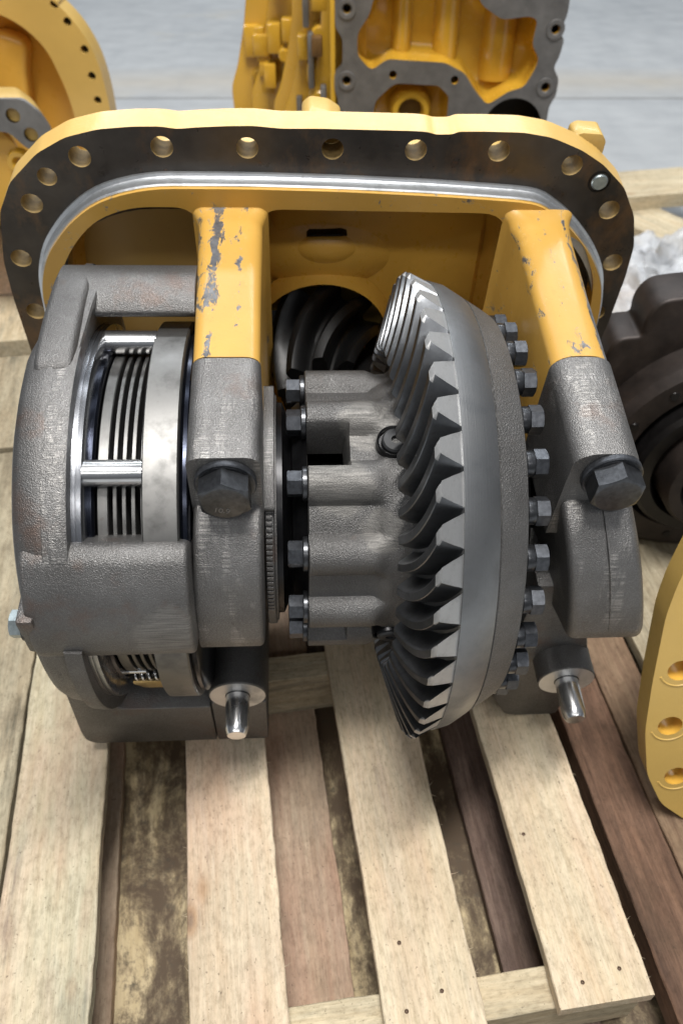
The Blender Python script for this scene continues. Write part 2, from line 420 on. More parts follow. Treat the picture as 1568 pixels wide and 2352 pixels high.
def hexhead(name, r, h, mat, parent, chamfer=.16, base=0.0):
    # axis along +x starting at 0, r = corner radius; the outer end is chamfered
    bm = bmesh.new()
    rings = []
    N = 6 * 6
    def hexr(k):
        a = (2 * math.pi * k / N) % (math.pi / 3) - math.pi / 6
        return r * math.cos(math.pi / 6) / math.cos(a)
    ri = r * math.cos(math.pi / 6)
    for lvl in range(4):
        ring = []
        for k in range(N):
            a = 2 * math.pi * k / N; hr = hexr(k)
            if lvl == 0: x, rr = base, hr
            elif lvl == 1: x, rr = h - (hr - ri * .96) * .40 - .02 * h, hr
            elif lvl == 2: x, rr = h - .01 * h, min(hr, ri * .965)
            else: x, rr = h, ri * .90
            ring.append((x, rr * math.cos(a), rr * math.sin(a)))
        rings.append(ring)
    bm.free()
    V, F = loft(rings)
    return finish(name, V, F, mat, parent, smooth=28)

# ================================================================== DIFFERENTIAL CARRIER (one thing)
KS = .95
Ocam = Vector((0, 0, .934)); O0 = Vector((0, .68246, .28323))
dc = thing('differential_carrier', 'yellow and grey differential carrier with a large toothed ring gear on the pallet', 'differential')
MX = [[0.997965, -0.049283, 0.040465], [0.05469, 0.987818, -0.145689], [-0.032792, 0.147605, 0.988503]]
dc.location = Ocam + KS * (O0 - Ocam)
dc.rotation_euler = Matrix(MX).to_euler()
dc.scale = (KS, KS, KS)

# ---- mounting flange with bolt holes
fo = [(-.391, -.02), (-.391, .09), (-.388, .14), (-.375, .203), (-.354, .240), (-.318, .273), (-.285, .291), (-.250, .300), (-.214, .3035),
      (-.185, .304), (-.17, .3015), (-.15, .3035), (-.115, .3055), (-.09, .306), (-.062, .3035), (-.02, .304), (.03, .3035), (.078, .303),
      (.092, .3022), (.100, .2995), (.118, .3000), (.124, .303), (.15, .3035), (.193, .303), (.222, .2985), (.232, .2955), (.262, .284), (.29, .268), (.322, .241), (.345, .205),
      (.358, .165), (.3615, .12), (.3615, .05), (.358, -.02), (.350, -.06), (.345, -.11), (.33, -.2), (.30, -.27), (.24, -.32), (.15, -.335), (-.18, -.335), (-.27, -.32), (-.33, -.27), (-.372, -.19), (-.385, -.10)]
fo = rnd_poly(fo, .006, 2)
hs = [(-.187, .282), (-.098, .282), (-.008, .282), (.081, .282), (.171, .282), (.255, .267), (.313, .213), (.339, .142), (.340, .065), (.336, -.012),
      (-.274, .270), (-.313, .247), (-.337, .215), (-.367, .144), (-.369, .067), (-.369, -.010)]
holes = [circle(x, z, .0118 if (x, z) != (-.313, .247) else .0105, 20) for x, z in hs]
holes.append(rnd_poly([(-.30, -.22), (.27, -.22), (.30, .05), (.27, .18), (.2, .21), (-.24, .21), (-.31, .17), (-.33, .05)], .05, 4))
fl = plate('mounting_flange', fo, holes, 'y', .262, .296, [FLG, YELR, HOLEY], dc, hole_mat=2, front_mat=0, back_mat=1, side_mat=1, smooth=30,
           outer1=[(x * 1.0, z + (.0015 if z > .2 else 0)) for x, z in fo])
tag(fl, 'oval mounting flange, painted yellow on its rim and bare dark metal on its bolt face')
lathe('dowel_plug', [(.259, 0.0), (.259, .008), (.2605, .0092), (.28, .0092), (.28, 0)], 'y', ZINC, dc, seg=24, c=(.291, .248), closed=False)
lathe('hole_ring', [(.2612, .0112), (.2612, .0125), (.263, .0125), (.263, .0112)], 'y', DARK, dc, seg=24, c=(.291, .248))

# ---- spigot (machined pilot) + front face frame with three windows
S = [(-.352, .00), (-.352, .08), (-.349, .12), (-.334, .164), (-.30, .207), (-.262, .236), (-.206, .252), (-.10, .2525), (.0, .2505), (.11, .246), (.20, .240), (.225, .236), (.262, .212), (.301, .172), (.327, .13), (.338, .08), (.338, 0),
     (.335, -.1), (.30, -.19), (.23, -.24), (-.23, -.24), (-.31, -.19), (-.345, -.1)]
S = rnd_poly(S, .03, 4)
def scale_poly(P, k, c=(-.008, 0)): return [(c[0] + (x - c[0]) * k, c[1] + (z - c[1]) * k) for x, z in P]
Sp = scale_poly(S, 1.004)
V, F = loft([[(x, .2618, z) for x, z in scale_poly(S, 1.012)], [(x, .258, z) for x, z in scale_poly(S, 1.012)], [(x, .2565, z) for x, z in scale_poly(S, 1.002)], [(x, .2555, z) for x, z in scale_poly(S, 1.0)], [(x, .2550, z) for x, z in scale_poly(S, 1.0)],
             [(x, .2425, z) for x, z in scale_poly(S, 1.0)], [(x, .2410, z) for x, z in scale_poly(S, .994)], [(x, .2412, z) for x, z in scale_poly(S, .96)], [(x, .2618, z) for x, z in scale_poly(S, .96)]], caps=False)
finish('pilot_ring', V, F, STEELB, dc, smooth=30)
Si = scale_poly(S, .990)
wl = rnd_poly([(-.153, -.19), (-.153, .215), (-.170, .228), (-.224, .228), (-.266, .212), (-.298, .178), (-.322, .135), (-.328, .08), (-.328, -.05), (-.29, -.16)], [.02, .03, .02, .03, .03, .03, .03, .03, .05, .04], 5)
wm = rnd_poly([(-.086, -.20), (-.086, .2265), (.188, .2235), (.196, .16), (.203, -.20)], [.03, .024, .04, .02, .03], 6)
wr = rnd_poly([(.259, -.17), (.259, .200), (.285, .185), (.312, .135), (.321, .08), (.318, -.05), (.29, -.15)], [.01, .02, .02, .02, .03, .04, .03], 4)
plate('front_frame', Si, [wl, wm, wr], 'y', .2365, .262, [YELF2, YELI], dc, hole_mat=1, smooth=40)
# bowl behind each window
def bowl(name, W, depth, inset, back_hole=None, bulge=None):
    cx = sum(p[0] for p in W) / len(W); cz = sum(p[1] for p in W) / len(W)
    rings = []
    for d, k in ((0, 1.0), (.012, .997), (.03, .985), (.048, .955), (.06, .90), (depth, .80)):
        rings.append([(cx + (x - cx) * (1 - (1 - k) * inset), .2625 + d, cz + (z - cz) * (1 - (1 - k) * inset)) for x, z in W])
    if back_hole:
        V, F = loft(rings, caps=False)
        last = [(p[0], p[2]) for p in rings[-1]]; y = rings[-1][0][1]
        base = len(V) - len(W)
        tr = tessellate_polygon([[Vector((a, b, 0)) for a, b in last], [Vector((a, b, 0)) for a, b in back_hole]])
        V += [(a, y, b) for a, b in back_hole]
        F += [tuple(base + i for i in t) for t in tr]
        m = len(back_hole); s = len(V) - m
        V += [(a, y + .03, b) for a, b in back_hole]
        F += [(s + k, s + (k + 1) % m, s + m + (k + 1) % m, s + m + k) for k in range(m)]
    else:
        V, F = loft(rings, caps=False); F.append(tuple(range(len(V) - len(W), len(V))))
    return finish(name, V, F, YELI, dc, smooth=50)
bowl('recess_wall', wl, .075, 1.0); bowl('recess_wall', wr, .07, .8)
BC = (-.012, .004)
bowl('recess_wall', wm, .052, .55, circle(BC[0], BC[1], .086, 48))
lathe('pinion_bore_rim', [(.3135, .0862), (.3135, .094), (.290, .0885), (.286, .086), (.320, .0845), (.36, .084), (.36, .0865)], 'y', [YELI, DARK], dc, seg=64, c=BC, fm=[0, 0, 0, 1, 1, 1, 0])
# casting boss with the slit above it on the recess wall
bm = bmesh.new(); bmesh.ops.create_uvsphere(bm, u_segments=64, v_segments=48, radius=1)
for v in bm.verts: v.co = Vector((-.013 + v.co.x * .15, .3145 + .080 + v.co.y * .097, .112 + v.co.z * .082))
fin_bm('casting_boss', bm, YELI, dc)
prism('slit_lip', rnd_poly([(-.034, .1500), (-.030, .1530), (.008, .1540), (.016, .1520), (.008, .1512), (-.015, .1508)], .001, 3), 'y', .2988, .32, DARK, dc, bevel=.0005)
bm = bmesh.new(); bmesh.ops.create_uvsphere(bm, u_segments=48, v_segments=32, radius=1)
for v in bm.verts: v.co = Vector((-.010 + v.co.x * .058, .334 + v.co.y * .040, .126 + v.co.z * .031))
fin_bm('casting_boss', bm, YELI, dc)
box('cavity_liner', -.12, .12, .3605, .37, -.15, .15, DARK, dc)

# ---- pedestal arms
def arch(x0, x1, zt, zb, r, y, n=5, lean=0):
    pts = [(x0, zb)]
    for k in range(n + 1):
        a = math.pi - math.pi / 2 * k / n; pts.append((x0 + r + r * math.cos(a), zt - r * .72 + r * .72 * math.sin(a)))
    for k in range(n + 1):
        a = math.pi / 2 - math.pi / 2 * k / n; pts.append((x1 - r + r * math.cos(a), zt - r * .72 + r * .72 * math.sin(a)))
    pts.append((x1, zb))
    return [(x, y, z) for x, z in pts]
secsL = [(-.160, -.0775, .2285, .2375, .012), (-.156, -.0815, .2275, .230, .018), (-.153, -.0838, .227, .220, .020), (-.152, -.0835, .2265, .20, .018), (-.1485, -.0842, .226, .10, .016), (-.146, -.084, .2245, .0015, .014)]
V, F = loft([arch(a, b, zt, -.20, r, y) for a, b, zt, y, r in secsL])
finish('pedestal_arm', V, F, YELW, dc, smooth=50)
secsR = [(.184, .262, .2285, .2375, .012), (.189, .2585, .2275, .230, .018), (.190, .2575, .2265, .220, .022), (.194, .2545, .226, .20, .020), (.192, .2495, .2255, .10, .020), (.191, .2475, .2245, .0015, .022)]
V, F = loft([arch(a, b, zt, -.20, r, y) for a, b, zt, y, r in secsR])
finish('pedestal_arm', V, F, YELW, dc, smooth=50)

# ---- bearing caps: profile in (y,z), extruded along x with rounded edges
capP = rnd_poly([(.001, .2255), (-.108, .2165), (-.1135, .213), (-.1135, .1545), (-.104, .1525), (-.128, .142), (-.160, .112), (-.181, .060), (-.183, .018), (-.176, -.002), (-.10, -.035), (.001, -.10)],
                [.0, .003, .003, .002, .0, .012, .02, .02, .02, .006, .02, 0], 4)
def cap_ear(x0, x1, r, label=None):
    rings = [arch(x0, x1, zt, .10, r, y) for y, zt in ((0.0, .2245), (-.05, .221), (-.108, .2165), (-.1135, .2150))]
    V, F = loft(rings); return finish('cap_ear', V, F, CAST_CAP, None, smooth=45)
def bearing_cap(x0, x1, bx0, bx1, r, br, sh0, sh1):
    body = rnd_poly([(.0, .13), (-.109, .1535), (-.135, .140), (-.163, .108), (-.1795, .060), (-.1835, .020), (-.1765, .000), (-.10, -.035), (.0, -.10)], [0, .01, .02, .03, .03, .012, .006, .02, 0], 5)
    o = prism('bearing_cap', body, 'x', bx0, bx1, CAST_CAP, dc, bevel=br, bseg=4, smooth=50)
    for v in o.data.vertices:
        q = max(0, min(1, (.150 - v.co.z) / .15))
        v.co.x += (sh0 if v.co.x < (bx0 + bx1) / 2 else sh1) * q
    e = cap_ear(x0, x1, r); e.parent = o
    return o
capL = bearing_cap(-.1465, -.0835, -.1455, -.0835, .014, .006, -.008, -.002)
capR = bearing_cap(.1895, .2495, .1915, .2600, .022, .010, .030, .042)

# ---- cap bolts (big black hex heads) with washers
def cap_bolt(x, z, ang, par):
    h = hexhead('cap_bolt', .0245, .0200, BOLTM, dc, base=-.002)
    h.location = (x, -.1195, z); h.rotation_euler = (R(ang), 0, R(-90))
    h.rotation_mode = 'XYZ'
    h.matrix_local = Matrix.Translation((x, -.1195, z)) @ Matrix.Rotation(R(-90), 4, 'Z') @ Matrix.Rotation(R(ang), 4, 'X')
    wsh = lathe('washer', [(-.0065, .012), (-.0065, .0262), (-.0055, .0272), (-.001, .0272), (0.0, .0262), (0.0, .012)], 'x', BOLTL, None, seg=48)
    wsh.parent = h
    w2 = lathe('bolt_flange', [(-.002, .012), (-.002, .0240), (.0005, .0240), (.0005, .012)], 'x', BOLTM, None, seg=48)
    w2.parent = h
cap_bolt(-.1140, .1855, 34, capL); cap_bolt(.2275, .1880, 27, capR)

# ---- lower saddle: bosses, dowels and ears
def lower(cx, cz, r, x0, x1, zb, tilt):
    cy = lathe('lower_boss', [(-.02, 0), (-.02, r), (-.1535, r), (-.155, r - .0012), (-.155, 0)], 'y', [CAST_CASE, GEARE], dc, seg=48, c=(cx, cz), closed=False, fm=[0, 0, 0, 1])
    pn = lathe('dowel_pin', [(-.150, 0), (-.150, .0138), (-.194, .0138), (-.2015, .0118), (-.2035, .0105), (-.2035, 0)], 'y', PINM, dc, seg=32, c=(cx, cz), closed=False)
    rl = lathe('seat_ring', [(-.1545, .0138), (-.1545, .0146), (-.1556, .0146), (-.1556, .0138)], 'y', DARK, dc, seg=32, c=(cx, cz)); rl.parent = cy
    return cy
lower(-.1225, -.158, .0335, 0, 0, 0, 0)
lower(.264, -.142, .0335, 0, 0, 0, 0)
prism('lower_ear', rnd_poly([(-.156, -.188), (-.156, -.299), (-.0905, -.299), (-.0905, -.188)], [0, .002, .008, 0], 4), 'y', -.1495, .24, CAST_H, dc, bevel=.004)
prism('lower_ear', [(-.150, .02), (-.150, -.186), (-.097, -.186), (-.097, .02)], 'y', -.088, .24, CAST_H, dc, bevel=.004)
prism('lower_ear', rnd_poly([(.198, .02), (.198, -.245), (.226, -.303), (.240, -.309), (.300, -.309), (.300, -.15), (.25, .02)], [0, .02, .01, .006, .01, 0, 0], 4), 'y', -.125, .24, CAST_H, dc, bevel=.005)

# ---- clutch housing (left)
HP = [(.168, .190), (.170, .205), (.150, .216), (.118, .222), (.078, .224), (.03, .222), (-.03, .218), (-.08, .205), (-.118, .184), (-.15, .158), (-.173, .128), (-.190, .094), (-.202, .055), (-.206, .01),
      (-.203, -.04), (-.193, -.08), (-.178, -.115), (-.160, -.145), (-.13, -.175), (-.08, -.20), (-.03, -.21), (.05, -.21), (.13, -.18), (.19, -.11), (.22, 0), (.21, .11)]
HPr = rnd_poly(HP, .02, 3)
def hring(x, k):
    out = []
    for y, z in HPr:
        t = math.degrees(math.atan2(z, y)); f = max(0, min(1, (86 - t) / 22)) if t > 30 else 0
        sx = .020 * f if x < -.275 else .006 * f
        out.append((x + sx, y * k, z * k))
    return out
V, F = loft([hring(-.300, .80), hring(-.3005, .935), hring(-.2975, .965), hring(-.291, .985), hring(-.278, .998), hring(-.2715, 1.0), hring(-.266, .99), hring(-.252, .985), hring(-.2505, .975)] +
            [[(-.2505, .2045 * math.cos(a), .2045 * math.sin(a)) for a in [math.atan2(z, y) for y, z in HPr]], [(-.284, .2045 * math.cos(a), .2045 * math.sin(a)) for a in [math.atan2(z, y) for y, z in HPr]]])
hs_ = finish('clutch_housing', V, F, CAST_H, dc, smooth=38)
tag(hs_, 'rough dark cast housing around the clutch discs')
sh = rnd_poly([(.168, .17), (.168, .200), (.150, .2165), (.118, .2240), (.06, .2275), (.022, .2265), (-.008, .2215), (-.02, .19)], [0, .004, .01, .02, .03, .02, .01, 0], 4)
prism('housing_shoulder', sh, 'x', -.2895, -.2530, CAST_H, dc, bevel=.007, bseg=3, smooth=50)
# machined strip around its right edge
a0, a1 = 62, 150
lathe('machined_strip', [(-.2760, .2100), (-.2715, .2185), (-.2540, .2200), (-.2503, .2185), (-.2503, .2045), (-.2760, .2045)], 'x', CAST_CAP, hs_, seg=60, a0=74, a1=140, smooth=50)
lathe('machined_strip', [(-.268, .2125), (-.2665, .2165), (-.2525, .218), (-.2502, .217), (-.2502, .2045), (-.268, .2045)], 'x', CAST, hs_, seg=60, a0=165, a1=285, smooth=50)
# bridging lugs
topl = rnd_poly([(.166, .204), (.150, .217), (.125, .2230), (.098, .2180), (.0835, .2070), (.088, .199), (.14, .190)], [.004, .01, .01, .010, .005, .004, 0], 4)
prism('housing_lug', topl, 'x', -.2865, -.1495, CAST_H, dc, bevel=.005, bseg=3, smooth=50)
fr = rnd_poly([(-.100, .085), (-.125, .124), (-.150, .146), (-.166, .143), (-.188, .118), (-.204, .082), (-.207, .050), (-.2005, .0345), (-.15, .015), (-.10, .02)], [0, .004, .010, .02, .03, .025, .012, .003, .01, 0], 5)
fl_ = prism('housing_lug', fr, 'x', -.2940, -.1478, CAST_H, dc, bevel=.005, bseg=3, smooth=50)
fl_['label'] = 'broad front lug of the clutch housing with a ground patch'
web = [(-.300, -.08), (-.318, -.125), (-.3245, -.262), (-.3230, -.288), (-.313, -.299), (-.1575, -.299), (-.1575, -.198), (-.262, -.198), (-.276, -.184), (-.2835, -.150), (-.2900, -.140), (-.2925, -.08)]
prism('housing_lug', rnd_poly(web, [.0, .02, .012, .010, .008, .002, .002, .012, .01, 0, 0, 0], 4), 'y', -.1495, -.06, CAST_H, dc, bevel=.004, smooth=50)
# bore rings
lathe('piston_ring', [(-.284, .2043), (-.2525, .2043), (-.2465, .2035), (-.2465, .2025), (-.2460, .2025), (-.2460, .2035), (-.2415, .2035), (-.2405, .2015), (-.2405, .186), (-.284, .186)], 'x', BORE, dc, seg=128)
lathe('piston', [(-.284, .186), (-.2365, .186), (-.2345, .184), (-.2345, .06), (-.284, .06)], 'x', BLUED, dc, seg=96)
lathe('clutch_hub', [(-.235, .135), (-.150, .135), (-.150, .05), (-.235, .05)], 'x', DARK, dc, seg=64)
# end bolt, bleed screw of zinc
zb = hexhead('zinc_screw', .0135, .0125, ZINC, dc); zb.matrix_local = Matrix.Translation((-.300, -.186, .072)) @ Matrix.Rotation(math.pi, 4, 'Z') @ Matrix.Rotation(R(12), 4, 'X')
zw = lathe('washer', [(-.003, 0), (-.003, .0155), (.001, .0155), (.001, 0)], 'x', BOLTM, zb, seg=32, closed=False)
box('screw_pad', -.301, -.285, -.202, -.165, .045, .10, CAST_H, dc, bevel=.004)
# clutch discs
thick = lathe('clutch_disc', [(-.2335, .12), (-.2335, .1775), (-.2325, .1785), (-.2240, .1785), (-.2230, .1775), (-.2230, .12)], 'x', DISCM, dc, seg=128)
tag(thick, 'thickest disc at the end of the clutch pack')
dd = None
for k in range(4):
    x = -.2195 + k * .0083
    if dd is None:
        dd = lathe('clutch_disc', [(0, .12), (0, .1770), (.0006, .1778), (.0036, .1778), (.0042, .1770), (.0042, .12)], 'x', DISCM, dc, seg=128)
        dd.location = (x, 0, 0)
        ff = lathe('friction_disc', [(0, .12), (0, .1500), (.0041, .1500), (.0041, .12)], 'x', DARK, dc, seg=96); ff.location = (x + .0042, 0, 0)
    else:
        copy(dd, (x, 0, 0)); copy(ff, (x + .0042, 0, 0))
copy(ff, (-.2236, 0, 0))
pr = lathe('pressure_ring', [(-.1888, .14), (-.1888, .2040), (-.1875, .2060), (-.1580, .2060), (-.1565, .2040), (-.1565, .14)], 'x', RINGM, dc, seg=160, smooth=25)
tag(pr, 'broad smooth grey ring beside the clutch discs')
lathe('back_plate', [(-.1563, .12), (-.1563, .198), (-.1535, .200), (-.1500, .200), (-.1480, .197), (-.1480, .12)], 'x', BLUED, dc, seg=96)
gp = None
for t in (58, 118, 298, 358):
    t += 7 if t == 58 else 0
    loc = (-.2455, .191 * math.cos(R(t)), .191 * math.sin(R(t)))
    if gp is None: gp = lathe('guide_pin', [(0, 0), (0, .0108), (.0015, .0124), (.060, .0124), (.060, 0)], 'x', PINM, dc, seg=32, closed=False); gp.location = loc
    else: copy(gp, loc)
gq = lathe('guide_pin', [(0, 0), (0, .0052), (.0008, .0058), (.030, .0058), (.030, 0)], 'x', PINM, dc, seg=24, closed=False); gq.location = (-.246, -.156, -.080)
# little return springs and brass plate at the bottom window
def helix(name, x0, n, pitch, r, wr, loc, mat):
    rings = []
    st = 14
    for i in range(n * st + 1):
        a = 2 * math.pi * i / st; x = x0 + pitch * i / st
        c = Vector((x, r * math.cos(a), r * math.sin(a))); rad = Vector((0, math.cos(a), math.sin(a))); ax = Vector((1, 0, 0))
        rings.append([tuple(c + wr * (math.cos(b) * rad + math.sin(b) * ax)) for b in [k * math.pi / 3 for k in range(6)]])
    V, F = loft(rings); o = finish(name, V, F, mat, dc, smooth=80); o.location = loc; return o
helix('return_spring', 0, 6, .0072, .0062, .0014, (-.231, -.158, -.089), PINM)
prism('brass_plate', rnd_poly([(-.236, -.118), (-.224, -.128), (-.19, -.128), (-.19, -.112), (-.236, -.110)], .003, 3), 'y', -.156, -.151, BRASS, dc, bevel=.0006)

# ---- adjuster ring, bearing and carrier stub between left pedestal and case
adj = lathe('adjuster_ring', [(-.0835, .08), (-.0835, .1285), (-.0825, .130), (-.0750, .130), (-.0738, .1285), (-.0738, .126), (-.0720, .126), (-.0720, .08)], 'x', CAST, dc, seg=128)
for i in range(40):
    a = R(80 + i * 2.6)
    if i == 0:
        nt_ = box('ring_tooth', 0, .0065, -.0021, .0021, 0, .0022, CAST_CAP, adj, bevel=.0006); nt_.location = (-.0825, .1305 * math.cos(a), .1305 * math.sin(a)); nt_.rotation_euler = (a - math.pi / 2, 0, 0); first_nt = nt_
    else: copy(first_nt, (-.0825, .1305 * math.cos(a), .1305 * math.sin(a)), (a - math.pi / 2, 0, 0))
lk = prism('lock_plate', rnd_poly([(.045, .120), (.055, .140), (-.020, .142), (-.048, .134), (-.066, .123), (-.088, .108), (-.08, .095), (0, .11)], [0, .006, .01, .004, .004, .004, 0, 0], 3), 'x', -.0843, -.0735, CAST_CAP, dc, bevel=.0015)
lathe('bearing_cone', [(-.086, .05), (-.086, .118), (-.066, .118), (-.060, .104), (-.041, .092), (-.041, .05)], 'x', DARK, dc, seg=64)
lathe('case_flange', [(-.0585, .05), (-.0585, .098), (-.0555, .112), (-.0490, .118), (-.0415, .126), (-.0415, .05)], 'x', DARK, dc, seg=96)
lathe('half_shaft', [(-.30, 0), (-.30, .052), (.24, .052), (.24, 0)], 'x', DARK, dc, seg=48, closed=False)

# ---- differential case: lobed height field around x
def case_r(x, t):
    d = (t - 58) % 30
    d = min(d, 30 - d)
    rc, rl, base = .1335, .0220, .1385
    s = rl * rl - (rc * math.sin(R(d))) ** 2
    lob = rc * math.cos(R(d)) + math.sqrt(s) if s > 0 else 0
    r = max(base, lob)
    if lob > 0: 
        k = .0035; h = max(k - abs(base - lob), 0) / k; r = max(base, lob) + h * h * k * .25
    # fade into the round shoulder near the gear
    f = min(1, max(0, (x - .022) / .018)); f = f * f * (3 - 2 * f)
    r = r * (1 - f) + (.1490) * f
    f2 = min(1, max(0, (x - .046) / .014)); r += .012 * f2 * f2
    # pocket cut-outs between lobes
    dp = (t - 103 + 45) % 90 - 45
    if abs(dp) < 7.2 and x < -.0035: r = .104
    elif abs(dp) < 9.4 and x < .001: r = min(r, .108 + (r - .108) * max((abs(dp) - 7.2) / 2.2, (x + .0035) / .0045) ** .55)
    return r
xs = [-.0410, -.0400, -.034, -.026, -.018, -.010, -.0060, -.0036, -.0034, -.002, .0, .0015, .006, .012, .018, .024, .030, .036, .042, .048, .056, .064]
NT_ = 480
rings = []
for i, x in enumerate(xs):
    ring = []
    for k in range(NT_):
        t = k * 360 / NT_; r = case_r(x, t) - (.0012 if i == 0 else 0)
        # bore for each cross-pin
        ring.append((x, r * math.cos(R(t)), r * math.sin(R(t))))
    rings.append(ring)
rings.insert(0, [(-.0410, .06 * math.cos(R(k * 360 / NT_)), .06 * math.sin(R(k * 360 / NT_))) for k in range(NT_)])
V, F = loft(rings, caps=False)
F = [f for f in F if not all(math.hypot(V[i][1], V[i][2]) < .1085 for i in f) or min(V[i][0] for i in f) < -.0405]
case = finish('differential_case', V, F, CAST_CASE, dc, smooth=42)
# cross pins with dark surround
sp0 = None
for t in (103, 193, 283, 13):
    m = Matrix.Rotation(R(t), 4, 'X') @ Matrix.Rotation(R(90), 4, 'Z') @ Matrix.Rotation(R(0), 4, 'X')
    if sp0 is None:
        sp0 = lathe('cross_pin_socket', [(.1465, 0), (.1465, .0150), (.1505, .0152), (.1515, .0172), (.1485, .0176), (.14, .0176)], 'y', DARK, dc, seg=40, closed=False)
        sp0.location = (.0440, 0, 0); sp0.rotation_euler = (R(t), 0, 0)
        cp = lathe('cross_pin', [(.1545, .0045), (.1545, .0118), (.1525, .0135), (.14, .0135), (.14, .0045)], 'y', DARK2, sp0, seg=32)
        cp.location = (.0012, 0, 0)
    else:
        s2 = copy(sp0, (.0440, 0, 0), (R(t), 0, 0)); c2 = copy(cp); c2.parent = s2
# case bolts
cb = None
for k in range(12):
    t = 58 + 30 * k
    loc = (-.0465, .1335 * math.cos(R(t)), .1335 * math.sin(R(t)))
    rx = R(t + random.uniform(-20, 20))
    M_ = Matrix.Translation(loc) @ Matrix.Rotation(math.pi, 4, 'Z') @ Matrix.Rotation(rx, 4, 'X')
    if cb is None:
        cb = hexhead('case_bolt', .0135, .0150, BOLTL, dc); cbw = lathe('washer', [(-.0052, .004), (-.0052, .0165), (-.0045, .0172), (-.0008, .0172), (0, .0165), (0, .004)], 'x', BOLTM, cb, seg=32)
        cb.matrix_local = M_
    else:
        c = copy(cb); c.matrix_local = M_; w_ = copy(cbw); w_.parent = c

# ---- bevel ring gear
prof = [(.060, .158), (.0565, .166), (.0875, .2450), (.0890, .2490), (.1040, .2450), (.1215, .2345), (.1240, .2325), (.1240, .158)]
rg = lathe('ring_gear', prof, 'x', [GEARM, BAND], dc, seg=176, fm=[0, 0, 1, 1, 1, 1, 1, 0], smooth=28)
tag(rg, 'large spiral bevel ring gear')
NTEETH = 44
def tooth_mesh():
    heelR, heelT = (.0880, .2480), (.0650, .2590)
    toeR, toeT = (.0580, .1680), (.0405, .1790)
    prof = [(-.0166, -.06), (-.0150, .03), (-.0138, .15), (-.0118, .38), (-.0092, .64), (-.0068, .87), (-.0058, .97), (-.0047, 1.0)]
    prof = prof + [(-u, h) for u, h in reversed(prof)]
    st = [0, .03] + [.03 + .91 * k / 13 for k in range(1, 14)] + [.965, 1.0]
    rings = []
    for s in st:
        q = 1 - s
        th_ = 13.5 * (1.55 * q - .55 * q * q)      # spiral, steeper at the heel
        hk = 1.0
        if s > .94: hk = 1 - .13 * ((s - .94) / .06)
        if s < .03: hk = .90
        ring = []
        for u, h in prof:
            hh = h * hk if h > .5 else h
            if h > .5 and hk < 1: hh = min(h, hk)
            xr = toeR[0] + (heelR[0] - toeR[0]) * s; rr = toeR[1] + (heelR[1] - toeR[1]) * s
            xt = toeT[0] + (heelT[0] - toeT[0]) * s; rt = toeT[1] + (heelT[1] - toeT[1]) * s
            x = xr + (xt - xr) * hh; r = rr + (rt - rr) * hh
            k = .72 + .28 * s
            uu = u * k * (.98)
            a = R(th_) + uu / r * (1.0 if True else 0)
            ring.append((x, r * math.cos(a), r * math.sin(a)))
        rings.append(ring)
    V, F = loft(rings)
    n = len(prof); nf = (len(rings) - 1) * n
    FM = []
    for i in range(nf):
        row = i // n; col = i % n
        FM.append(1 if (row >= len(rings) - 3 and False) else 0)
    FM += [1, 1]
    # heel chamfer facet
    for i in range((len(rings) - 3) * n, nf):
        if i % n in (5, 6, 7, 8, 9): FM[i] = 1
    return V, F, FM
V, F, FM = tooth_mesh()
tooth = finish('tooth', V, F, [GEARM, GEARE], rg, fmat=FM, smooth=32)
TPH = 124.8
for k in range(NTEETH):
    a = R(TPH + k * 360 / NTEETH)
    if k == 0: tooth.rotation_euler = (a, 0, 0)
    else: copy(tooth, rot=(a, 0, 0))
# cast backing flange with its bolts
lathe('backing_flange', [(.1242, .10), (.1242, .2300), (.1258, .2318), (.1390, .2240), (.1500, .2170), (.1535, .2145), (.1550, .2110), (.1550, .10)], 'x', CAST_BACK, dc, seg=176, smooth=30)
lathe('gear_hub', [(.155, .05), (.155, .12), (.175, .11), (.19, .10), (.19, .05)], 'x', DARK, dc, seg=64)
gb = None
for k in range(29):
    t = 117.3 + 12.414 * k
    rr = .2005
    loc = (.1550, rr * math.cos(R(t)), rr * math.sin(R(t)))
    if gb is None:
        gb = hexhead('gear_bolt', .0138, .0205, BOLTL, dc, base=.0080)
        sl = lathe('bolt_collar', [(-.001, 0), (-.001, .0112), (.0005, .0126), (.0070, .0126), (.0085, .0116), (.0085, 0)], 'x', BOLTM, gb, seg=32, closed=False)
        g = gb
    else: g = copy(gb); s_ = copy(sl); s_.parent = g
    g.location = loc; g.rotation_euler = (R(t + random.uniform(-25, 25)), 0, 0)

# ---- drive pinion in its bore, axis along y
rings = []
NP = 9; seg = NP * 16
for i in range(15):
    q = i / 14; y = .180 + .120 * q; ro = .060 + .0225 * q; ri = ro - .024
    tw = 55 * q * q * .6 + 40 * q
    ring = []
    for k in range(seg):
        ph = (k / 16) % 1
        d = abs(ph - .5) * 2      # 0 on tooth centre
        h = 1 if d < .22 else (0 if d > .86 else (1 - (d - .22) / .64))
        h = h * h * (3 - 2 * h)
        r = ri + (ro - ri) * h
        a = R(360 * k / seg - tw * .8)
        ring.append((BC[0] + r * math.cos(a), y, BC[1] + r * math.sin(a)))
    rings.append(ring)
V, F = loft(rings)
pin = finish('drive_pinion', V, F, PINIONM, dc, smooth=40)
pin['label'] = 'dark oily spiral pinion deep in its bore behind the ring gear'

